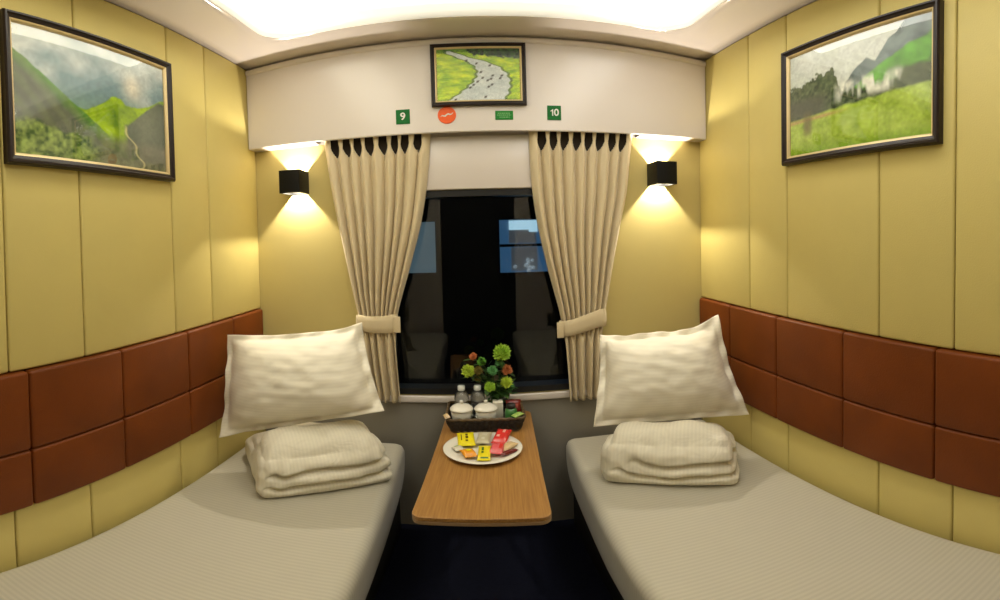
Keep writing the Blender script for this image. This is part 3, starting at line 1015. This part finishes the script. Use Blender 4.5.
tube(bm, [(-0.024 + 0.006 * i, -0.0031, -0.006 + 0.0016 * i + 0.003 * math.sin(i * 1.7)) for i in range(9)], 0.0035, 8, rr=[0.001, 0.002, 0.0028, 0.0034, 0.003, 0.0034, 0.003, 0.002, 0.0008])
for v in bm.verts: v.co.y = -0.0031 + (v.co.y + 0.0031) * 0.12
obj('printed_mark', bm, M['signwhite'], t)
t = thing('information_label', 'small green rectangular label under the picture, beside the round sticker', 'label', (0.102, YS, 1.796))
obj('label_plate', boxbm((-0.034, -0.002, -0.0185), (0.034, 0, 0.0185), 0.001, 1), M['green_label'], t, smooth=False)
bm = bmesh.new()
for z, x0, x1 in ((0.008, -0.024, 0.022), (0.0005, -0.027, 0.026), (-0.008, -0.018, 0.02)):
    x = x0
    while x < x1:
        wv = random.uniform(0.004, 0.009)
        box(bm, (x, -0.0024, z - 0.0016), (min(x + wv, x1), -0.0021, z + 0.0016))
        x += wv + 0.0022
obj('printed_lines', bm, M['signpale'], t, smooth=False)

# ------------------------------------------------------------------ table
t = thing('folding_table', 'narrow wood-topped wall table under the window between the beds', 'table', (0.016, 1.815, 0), math.radians(-3.0))
bm = bmesh.new()
o_ = [(x, y - 0.392) for x, y in rrect(0.164, 0.392, 0.028, 8)]
slab(bm, o_, TABLE_Z - 0.014, TABLE_Z)
obj('tabletop', bm, M['wood'], t, smooth=False, bevel=0.0025)
bm = bmesh.new()
o_ = [(x, y - 0.392) for x, y in rrect(0.1635, 0.3915, 0.028, 8)]
slab(bm, o_, TABLE_Z - 0.026, TABLE_Z - 0.0145)
tag(obj('edge_band', bm, M['wood_edge'], t, smooth=False, bevel=0.002), 'darker edging under the tabletop')
bm = bmesh.new()
tube(bm, [(-0.02, -0.70, 0.566), (-0.02, -0.69, 0.545), (-0.02, -0.40, 0.33), (-0.02, -0.02, 0.12)], 0.012, 10)
obj('support_arm', bm, M['seal'], t)
bm = boxbm((-0.06, -0.72, 0.562), (0.02, -0.60, 0.5735), 0.003, 2)
obj('bracket', bm, M['seal'], t)
obj('wall_hinge', boxbm((-0.15, -0.012, 0.535), (0.15, 0.004, 0.5735), 0.002, 2), M['seal'], t)

# ------------------------------------------------------------------ basket and its contents
BZ = TABLE_Z + 0.001
bk = thing('wicker_basket', 'dark wicker basket tray at the window end of the table', 'basket', (-0.001, 1.688, BZ))
bm = bmesh.new()
rows_n = 7
for k in range(rows_n):
    f = (k + 0.5) / rows_n
    hx, hy = 0.122 + 0.017 * f, 0.088 + 0.010 * f
    base = densify(rrect(hx, hy, 0.02, 4), 0.0045)
    pts = []
    nb = len(base)
    for i, (x, y) in enumerate(base):
        s = 0.0024 * math.sin(math.pi * 2 * i / 5.0 + math.pi * k)
        l = math.hypot(x, y)
        nxv, nyv = (x / hx) ** 3, (y / hy) ** 3
        ln = math.hypot(nxv, nyv) or 1
        pts.append((x + s * nxv / ln, y + s * nyv / ln, 0.006 + 0.046 * f))
    tube(bm, pts, 0.0043, 6, closed=True)
obj('woven_side', bm, M['wicker'], bk)
bm = bmesh.new()
for dz, r in ((0.056, 0.0055), (0.0045, 0.0045)):
    f = dz / 0.06
    hx, hy = 0.122 + 0.018 * f, 0.088 + 0.0105 * f
    base = densify(rrect(hx, hy, 0.022, 4), 0.006)
    pts = [(x, y, dz + 0.0012 * math.sin(i * 1.3)) for i, (x, y) in enumerate(base)]
    tube(bm, pts, r, 8, closed=True)
tag(obj('rim', bm, M['wicker_rim'], bk), 'lighter tan wicker rim')
bm = bmesh.new()
slab(bm, rrect(0.121, 0.087, 0.02, 6), 0.002, 0.006)
obj('basket_floor', bm, M['wicker'], bk, smooth=False)
IZ = BZ + 0.0068

def cup(x, y, label):
    t = thing('lidded_cup', label, 'cup', (x, y, IZ), 0, 'white lidded cups in the basket')
    bm = bmesh.new()
    lathe(bm, [(0.022, 0), (0.025, 0.002), (0.033, 0.018), (0.0375, 0.045), (0.0385, 0.066), (0.0365, 0.066), (0.034, 0.045), (0.028, 0.014)], 40)
    obj('bowl', bm, M['china'], t)
    bm = bmesh.new()
    lathe(bm, [(0.037, 0.067), (0.0425, 0.068), (0.043, 0.071), (0.040, 0.076), (0.030, 0.084), (0.016, 0.089), (0.0075, 0.0905)], 40)
    ld = obj('lid', bm, M['china'], t)
    bm = bmesh.new()
    lathe(bm, [(0.0055, 0.0905), (0.0045, 0.093), (0.0065, 0.097), (0.0075, 0.1005), (0.005, 0.104), (0.001, 0.1048)], 24)
    obj('knob', bm, M['china'], ld)

cup(-0.086, 1.655, 'white lidded cup at the left end of the basket')
cup(0.002, 1.655, 'white lidded cup in the middle of the basket beside the white carton')

def bottle(x, y, label):
    t = thing('water_bottle', label, 'bottle', (x, y, IZ), 0, 'water bottles at the back of the basket')
    bm = bmesh.new()
    pr = [(0.020, 0.0), (0.0265, 0.004), (0.0275, 0.012)]
    for k in range(5):
        z = 0.018 + k * 0.012
        pr += [(0.0275, z), (0.0262, z + 0.006)]
    pr += [(0.0275, 0.082), (0.0275, 0.090), (0.025, 0.100), (0.018, 0.110), (0.0125, 0.116), (0.0122, 0.124)]
    lathe(bm, pr, 32)
    obj('bottle_body', bm, M['bottle'], t)
    bm = bmesh.new()
    lathe(bm, [(0.0135, 0.118), (0.0142, 0.119), (0.0142, 0.133), (0.0132, 0.1355)], 28)
    tag(obj('cap', bm, M['cap'], t), 'white screw cap')

bottle(-0.088, 1.738, 'clear water bottle with white cap behind the left cup')
bottle(-0.027, 1.738, 'clear water bottle with white cap nearest the flowers')

t = thing('paper_carton', 'small white carton behind the middle cup, beside the green jar', 'carton', (0.0475, 1.702, IZ))
obj('carton_body', boxbm((-0.019, -0.02, 0), (0.0185, 0.02, 0.078), 0.0015, 2), M['paper'], t)
obj('flap', boxbm((-0.0185, -0.0205, 0.0785), (0.018, 0.0195, 0.0805), 0.0006, 1), M['paper'], t)

t = thing('green_jar', 'small green jar with dark cap at the right end of the basket', 'jar', (0.092, 1.640, IZ))
bm = bmesh.new()
lathe(bm, [(0.019, 0), (0.0225, 0.003), (0.0235, 0.02), (0.0235, 0.055), (0.020, 0.068), (0.0145, 0.074)], 32)
obj('jar_body', bm, mat('green_glaze', srgb(60, 120, 60), 0.2, coat=0.6), t)
bm = bmesh.new()
lathe(bm, [(0.0150, 0.0742), (0.0165, 0.076), (0.0165, 0.087), (0.014, 0.090)], 28)
tag(obj('jar_lid', bm, mat('dark_cap', srgb(40, 34, 30), 0.4), t), 'dark cap')

# ------------------------------------------------------------------ packets (snacks and sachets)
def packet(name, label, cat, x, y, z, w, l, h, rz, m, tilt=(0, 0), group=None, mark=None):
    t = thing(name, label, cat, (x, y, z), rz, group)
    t.rotation_euler = (tilt[0], tilt[1], rz)
    h *= 1.5
    bm = bmesh.new()
    nu, nv = 14, 22
    for side in (1, -1):
        V = []
        for j in range(nv + 1):
            tt = -1 + 2 * j / nv
            row = []
            for i in range(nu + 1):
                s = -1 + 2 * i / nu
                e = max(0, 1 - (abs(tt) / 0.86) ** 3) if abs(tt) < 0.86 else 0
                hh = h / 2 * (max(0, 1 - s ** 4) * e) ** 0.6 + 0.0004
                wob = 0.0006 * math.sin(s * 9 + side) * (1 if abs(tt) > 0.84 else 0)
                row.append(bm.verts.new((s * w / 2 * (0.96 if abs(tt) < 0.86 else 1.0), tt * l / 2, h / 2 + side * hh + wob + 0.0006 * noise.noise(Vector((s * 3, tt * 5, x * 90))))))
            V.append(row)
        grid_faces(bm, V, nu + 1, nv + 1)
    bmesh.ops.remove_doubles(bm, verts=bm.verts[:], dist=0.00001)
    w_ = obj('wrapper', bm, m, t)
    if mark:
        mm, blocks = mark
        bm = bmesh.new()
        for (bx, by, bw, bl) in blocks:
            # small printed shapes lying on the upper face
            nx_, ny_ = 4, 6
            V = []
            for j in range(ny_ + 1):
                row = []
                for i in range(nx_ + 1):
                    s = (bx + bw * (-0.5 + i / nx_)); tt = (by + bl * (-0.5 + j / ny_))
                    e = max(0, 1 - (abs(tt) / 0.86) ** 3)
                    hh = h / 2 * (max(0, 1 - s ** 4) * e) ** 0.6 + 0.0004
                    row.append(bm.verts.new((s * w / 2 * 0.96, tt * l / 2, h / 2 + hh + 0.0009)))
                V.append(row)
            grid_faces(bm, V, nx_ + 1, ny_ + 1)
        obj('printed_pattern', bm, mm, w_)
    return t

# plate
pl = thing('plate', 'round white plate of snack packets on the table', 'plate', (-0.014, 1.441, TABLE_Z + 0.001))
bm = bmesh.new()
lathe(bm, [(0.070, 0.0), (0.076, 0.0), (0.080, 0.004), (0.100, 0.009), (0.124, 0.0145), (0.1255, 0.0160), (0.124, 0.0172), (0.100, 0.0125), (0.080, 0.0075), (0.070, 0.0050), (0.001, 0.0048)], 72)
obj('plate_dish', bm, M['china'], pl)

def wrap_mat(n, col, rough=0.25, var=0.12):
    return mat(n, col, rough, coat=0.4, var=var, vscale=70)
WY = wrap_mat('yellow_wrapper', srgb(226, 210, 30)); WO = wrap_mat('orange_wrapper', srgb(226, 150, 40))
WR = wrap_mat('red_wrapper', srgb(205, 50, 45), var=0.3); WP = wrap_mat('pink_wrapper', srgb(214, 92, 96), var=0.3)
WS = wrap_mat('silver_wrapper', srgb(178, 170, 140), 0.3, 0.2); WB = wrap_mat('beige_wrapper', srgb(205, 178, 132))
WM = wrap_mat('maroon_wrapper', srgb(110, 28, 22)); WG = wrap_mat('dark_green_ink', srgb(70, 110, 30)); WK = wrap_mat('olive_ink', srgb(110, 95, 20))
WW = wrap_mat('white_wrapper', srgb(205, 200, 180)); WT = wrap_mat('pink_ink', srgb(236, 170, 160)); WL = wrap_mat('green_wrapper', srgb(150, 180, 90))
SZ = TABLE_Z + 0.0115
PK = 'snack packets on the plate'
packet('snack_packet', 'large yellow snack packet at the back left of the plate', 'packet', -0.068, 1.502, SZ, 0.058, 0.100, 0.012, 0.08, WY, (0.05, 0), PK,
       (WK, [(0.10, 0.35, 0.30, 0.30), (0.10, -0.05, 0.32, 0.36), (0.05, -0.5, 0.3, 0.2), (-0.55, 0.0, 0.12, 0.9)]))
packet('snack_packet', 'yellow snack packet with green lettering at the front of the plate', 'packet', -0.010, 1.388, SZ + 0.001, 0.040, 0.098, 0.012, -0.06, WY, (0.06, 0), PK,
       (WG, [(-0.25, 0.25, 0.35, 0.5), (-0.25, -0.2, 0.35, 0.25), (0.1, -0.78, 1.2, 0.10)]))
packet('snack_packet', 'small orange snack packet at the front left of the plate', 'packet', -0.058, 1.388, SZ, 0.042, 0.056, 0.014, 0.35, WO, (0.04, 0.05), PK,
       (WY, [(0.0, 0.1, 0.7, 0.5)]))
packet('snack_packet', 'silver-white snack packet at the back centre of the plate', 'packet', -0.009, 1.507, SZ, 0.046, 0.088, 0.014, -0.15, WS, (0.05, 0), PK,
       (WW, [(0.1, 0.2, 0.7, 0.4), (0.0, -0.45, 0.5, 0.25)]))
packet('snack_packet', 'tall red snack packet at the back right of the plate', 'packet', 0.050, 1.505, SZ + 0.002, 0.050, 0.100, 0.018, -0.28, WR, (0.10, 0), PK,
       (WT, [(0.25, 0.35, 0.35, 0.5), (-0.3, -0.35, 0.4, 0.25)]))
packet('snack_packet', 'short pinkish red packet at the front right of the plate', 'packet', 0.030, 1.412, SZ + 0.002, 0.044, 0.068, 0.016, -0.2, WP, (0.10, 0.05), PK,
       (WR, [(0.55, 0.0, 0.5, 0.9), (-0.3, 0.4, 0.5, 0.2)]))
packet('snack_packet', 'beige snack packet at the right edge of the plate', 'packet', 0.065, 1.432, SZ + 0.001, 0.034, 0.070, 0.012, -0.75, WB, (0.04, 0), PK)
packet('snack_packet', 'narrow dark red packet at the right rim of the plate', 'packet', 0.066, 1.388, SZ + 0.002, 0.016, 0.062, 0.010, -0.95, WM, (0.0, 0), PK)
packet('snack_packet', 'small white and green packet at the left of the plate', 'packet', -0.092, 1.432, SZ, 0.032, 0.036, 0.009, 0.5, WW, (0.0, 0.0), PK,
       (WL, [(-0.1, 0.4, 0.9, 0.5)]))

packet('tea_sachet', 'dark red sachet standing behind the green jar', 'sachet', 0.096, 1.682, IZ + 0.004, 0.055, 0.086, 0.008, 0.05, WM, (0, 0), None,
       (wrap_mat('dark_pink_ink', srgb(150, 70, 66)), [(0.2, 0.45, 0.8, 0.35), (-0.2, -0.1, 0.7, 0.3)]))
bpy.data.objects['tea_sachet'].rotation_euler = (math.radians(80), 0, 0.05)
bpy.data.objects['tea_sachet'].location = (0.104, 1.684, IZ + 0.046)
packet('paper_sachet', 'crumpled pale sachet at the left corner of the basket rim', 'sachet', -0.136, 1.600, BZ + 0.0625, 0.020, 0.030, 0.009, 0.4, WB, (0.15, -0.2))
packet('paper_sachet', 'pale green sachet at the right corner of the basket rim', 'sachet', 0.112, 1.598, BZ + 0.0625, 0.024, 0.042, 0.008, -0.9, WL, (0.1, 0.1))

# ------------------------------------------------------------------ flowers
fl = thing('flower_arrangement', 'bunch of green and yellow chrysanthemums in a pot behind the basket cups', 'flowers', (0.042, 1.744, IZ))
org = Vector((0.042, 1.744, IZ))
bm = bmesh.new()
lathe(bm, [(0.018, 0.0), (0.021, 0.002), (0.026, 0.045), (0.027, 0.050), (0.0245, 0.050), (0.023, 0.044), (0.016, 0.03)], 32)
obj('pot', bm, mat('brown_pot', srgb(104, 82, 36), 0.5), fl)
blooms = [((0.068, 1.74, 0.872), 0.039, 'gy'), ((-0.008, 1.745, 0.838), 0.021, 'g'), ((0.031, 1.725, 0.806), 0.023, 'bg'), ((-0.060, 1.742, 0.801), 0.030, 'yg'),
          ((-0.022, 1.74, 0.803), 0.021, 'br'), ((0.087, 1.735, 0.803), 0.024, 'or'), ((0.083, 1.722, 0.756), 0.027, 'yg'), ((0.020, 1.716, 0.742), 0.025, 'gy'),
          ((-0.040, 1.757, 0.856), 0.018, 'or'), ((0.040, 1.745, 0.772), 0.018, 'pk'), ((-0.024, 1.752, 0.768), 0.018, 'br'), ((0.058, 1.748, 0.832), 0.019, 'bg'), ((0.100, 1.748, 0.730), 0.018, 'bg')]
BC = {'gy': srgb(150, 190, 50), 'g': srgb(96, 158, 48), 'bg': srgb(96, 160, 92), 'yg': srgb(176, 198, 56), 'br': srgb(128, 112, 44), 'or': srgb(190, 112, 62), 'pk': srgb(120, 106, 84)}
BL = {'gy': 'large lime green bloom', 'g': 'small green bloom', 'bg': 'bluish green bloom', 'yg': 'yellow-green bloom', 'br': 'brownish bloom', 'or': 'orange bloom', 'pk': 'dull pink bud'}
BM = {k: mat('petal_' + k, c, 0.6, var=0.25, vscale=40) for k, c in BC.items()}
def bloom(bm, c, R, seed):
    rnd = random.Random(seed)
    N_ = 110
    ax = Vector((0, -0.55, 0.83)).normalized()
    q = Vector((0, 0, 1)).rotation_difference(ax)
    for i in range(N_):
        z = 1 - 1.55 * (i + 0.5) / N_
        r = math.sqrt(max(0, 1 - z * z))
        a = i * 2.39996
        d_ = q @ Vector((r * math.cos(a), r * math.sin(a), z))
        tt = d_.cross(ax)
        if tt.length < 1e-3: tt = Vector((1, 0, 0))
        tt.normalize()
        nn = tt.cross(d_)
        L_ = R * rnd.uniform(0.72, 1.12)
        w = R * 0.17
        base = c + d_ * R * 0.30
        tip = c + d_ * L_ * 0.92 + ax * R * 0.10
        mid = c + d_ * L_ * 0.68
        v0 = bm.verts.new(base - tt * w * 0.4); v1 = bm.verts.new(base + tt * w * 0.4)
        v2 = bm.verts.new(mid + tt * w); v3 = bm.verts.new(mid - tt * w); v5 = bm.verts.new(mid + nn * w * 0.7)
        v4 = bm.verts.new(tip)
        bm.faces.new((v0, v1, v2, v5)); bm.faces.new((v0, v5, v3)); bm.faces.new((v3, v5, v4)); bm.faces.new((v5, v2, v4))
for i, (p, R, k) in enumerate(blooms):
    bm = bmesh.new()
    bloom(bm, Vector(p) - org, R, i)
    bmesh.ops.create_icosphere(bm, subdivisions=2, radius=R * 0.62, matrix=Matrix.Translation(Vector(p) - org))
    tag(obj('bloom', bm, BM[k], fl), BL[k])
bm = bmesh.new()
for i, (p, R, k) in enumerate(blooms):
    e = Vector(p) - org
    b = Vector((random.uniform(-0.010, 0.010), random.uniform(-0.008, 0.008), 0.034))
    tube(bm, [Vector((b.x + (e.x - b.x) * f ** 2.2, b.y + (e.y - b.y) * f, b.z + (e.z - b.z) * f ** 0.75)) for f in (0, 0.2, 0.4, 0.6, 0.8, 0.96)], 0.0019, 6)
obj('stems', bm, M['stem'], fl)
bm = bmesh.new()
rnd = random.Random(5)
for i in range(260):
    tgt = Vector(blooms[rnd.randrange(len(blooms))][0]) - org
    b = Vector((0, 0, 0.045)).lerp(tgt, rnd.uniform(0.25, 0.97)) + Vector((rnd.uniform(-0.02, 0.02), rnd.uniform(-0.008, 0.02), rnd.uniform(-0.015, 0.01)))
    d_ = Vector((rnd.uniform(-1, 1), rnd.uniform(-0.8, 0.35), rnd.uniform(-0.5, 0.7))).normalized()
    Ln = rnd.uniform(0.020, 0.042)
    if b.y + d_.y * Ln > 0.065: d_.y = -abs(d_.y)
    if any(math.hypot(q_.x + org.x + 0.027, q_.y + org.y - 1.738) < 0.034 and q_.z + org.z < 0.750 for q_ in (b, b + d_ * Ln, b + d_ * Ln * 0.5)): continue
    s = d_.cross(Vector((0, 0, 1))); s.normalize()
    n_ = s.cross(d_)
    w = Ln * 0.28
    ctrl = [b, b + d_ * Ln * 0.35 + n_ * 0.003, b + d_ * Ln * 0.7 + n_ * 0.002, b + d_ * Ln]
    vs = [bm.verts.new(ctrl[0]), bm.verts.new(ctrl[1] + s * w), bm.verts.new(ctrl[2] + s * w * 0.75), bm.verts.new(ctrl[3]), bm.verts.new(ctrl[2] - s * w * 0.75), bm.verts.new(ctrl[1] - s * w), bm.verts.new(ctrl[1] - n_ * 0.002), bm.verts.new(ctrl[2] - n_ * 0.002)]
    for f in ((0, 1, 6), (0, 6, 5), (1, 2, 7, 6), (6, 7, 4, 5), (2, 3, 7), (7, 3, 4)):
        bm.faces.new([vs[i_] for i_ in f])
obj('leaves', bm, M['leaf'], fl)

# ------------------------------------------------------------------ another train standing outside in the night
tr = thing('railway_carriage', 'dark railway carriage with bluish lit windows outside the compartment window', 'train', (0, 3.2, 0))
bm = bmesh.new()
TW = [(-0.84, -0.300, 1.075, 1.432), (0.146, 0.640, 1.063, 1.432)]
xs = [-2.6, TW[0][0], TW[0][1], TW[1][0], TW[1][1], 2.6]
for a, b in ((0, 1), (2, 3), (4, 5)):
    box(bm, (xs[a], 0, 0.0), (xs[b], 0.04, 2.7))
for (x0, x1, z0, z1) in TW:
    box(bm, (x0, 0, 0.0), (x1, 0.04, z0)); box(bm, (x0, 0, z1), (x1, 0.04, 2.7))
box(bm, (-2.6, 0.55, 0.0), (2.6, 0.6, 2.7)); box(bm, (-2.6, 0.0, 2.70), (2.6, 0.6, 2.76))
obj('carriage_body', bm, M['train'], tr, smooth=False)
EB = [emit_mat('dim_bluish_pane', (0.22, 0.36, 0.42, 1), 0.36), emit_mat('blue_pane', (0.07, 0.24, 0.48, 1), 0.42)]
for i, (x0, x1, z0, z1) in enumerate(TW):
    bm = boxbm((x0 + 0.001, 0.014, z0 + 0.001), (x1 - 0.001, 0.018, z1 - 0.001))
    p = obj('carriage_window', bm, EB[i], tr, smooth=False)
    tag(p, 'faint grey-blue lit window' if i == 0 else 'blue lit window with a bright lamp behind its upper pane')
    if i == 1:
        bm = bmesh.new(); box(bm, (x0 + 0.001, 0.002, 1.243), (x1 - 0.001, 0.013, 1.262))
        obj('window_bar', bm, M['black'], p, smooth=False)
        bm = bmesh.new(); box(bm, (0.215, 0.006, 1.362), (0.352, 0.0125, 1.424)); box(bm, (0.352, 0.006, 1.345), (0.412, 0.0125, 1.424))
        obj('bright_lamp', bm, emit_mat('cool_lamp', (0.55, 0.86, 1.0, 1), 1.1), p, smooth=False)
        bm = bmesh.new(); box(bm, (0.212, 0.010, 1.268), (0.405, 0.0135, 1.36)); box(bm, (0.225, 0.010, 1.075), (0.410, 0.0135, 1.238))
        obj('drawn_blind', bm, emit_mat('dim_blind', (0.10, 0.115, 0.13, 1), 0.6), p, smooth=False)
        GL = emit_mat('pale_glints', (0.5, 0.6, 0.66, 1), 0.5)
        for q in range(10):
            x_, z_ = random.uniform(0.23, 0.40), random.uniform(1.07, 1.15)
            bm = bmesh.new()
            bmesh.ops.create_icosphere(bm, subdivisions=1, radius=random.uniform(0.006, 0.016), matrix=Matrix.Translation((x_, 0.004, z_)))
            obj('light_glint', bm, GL, p)
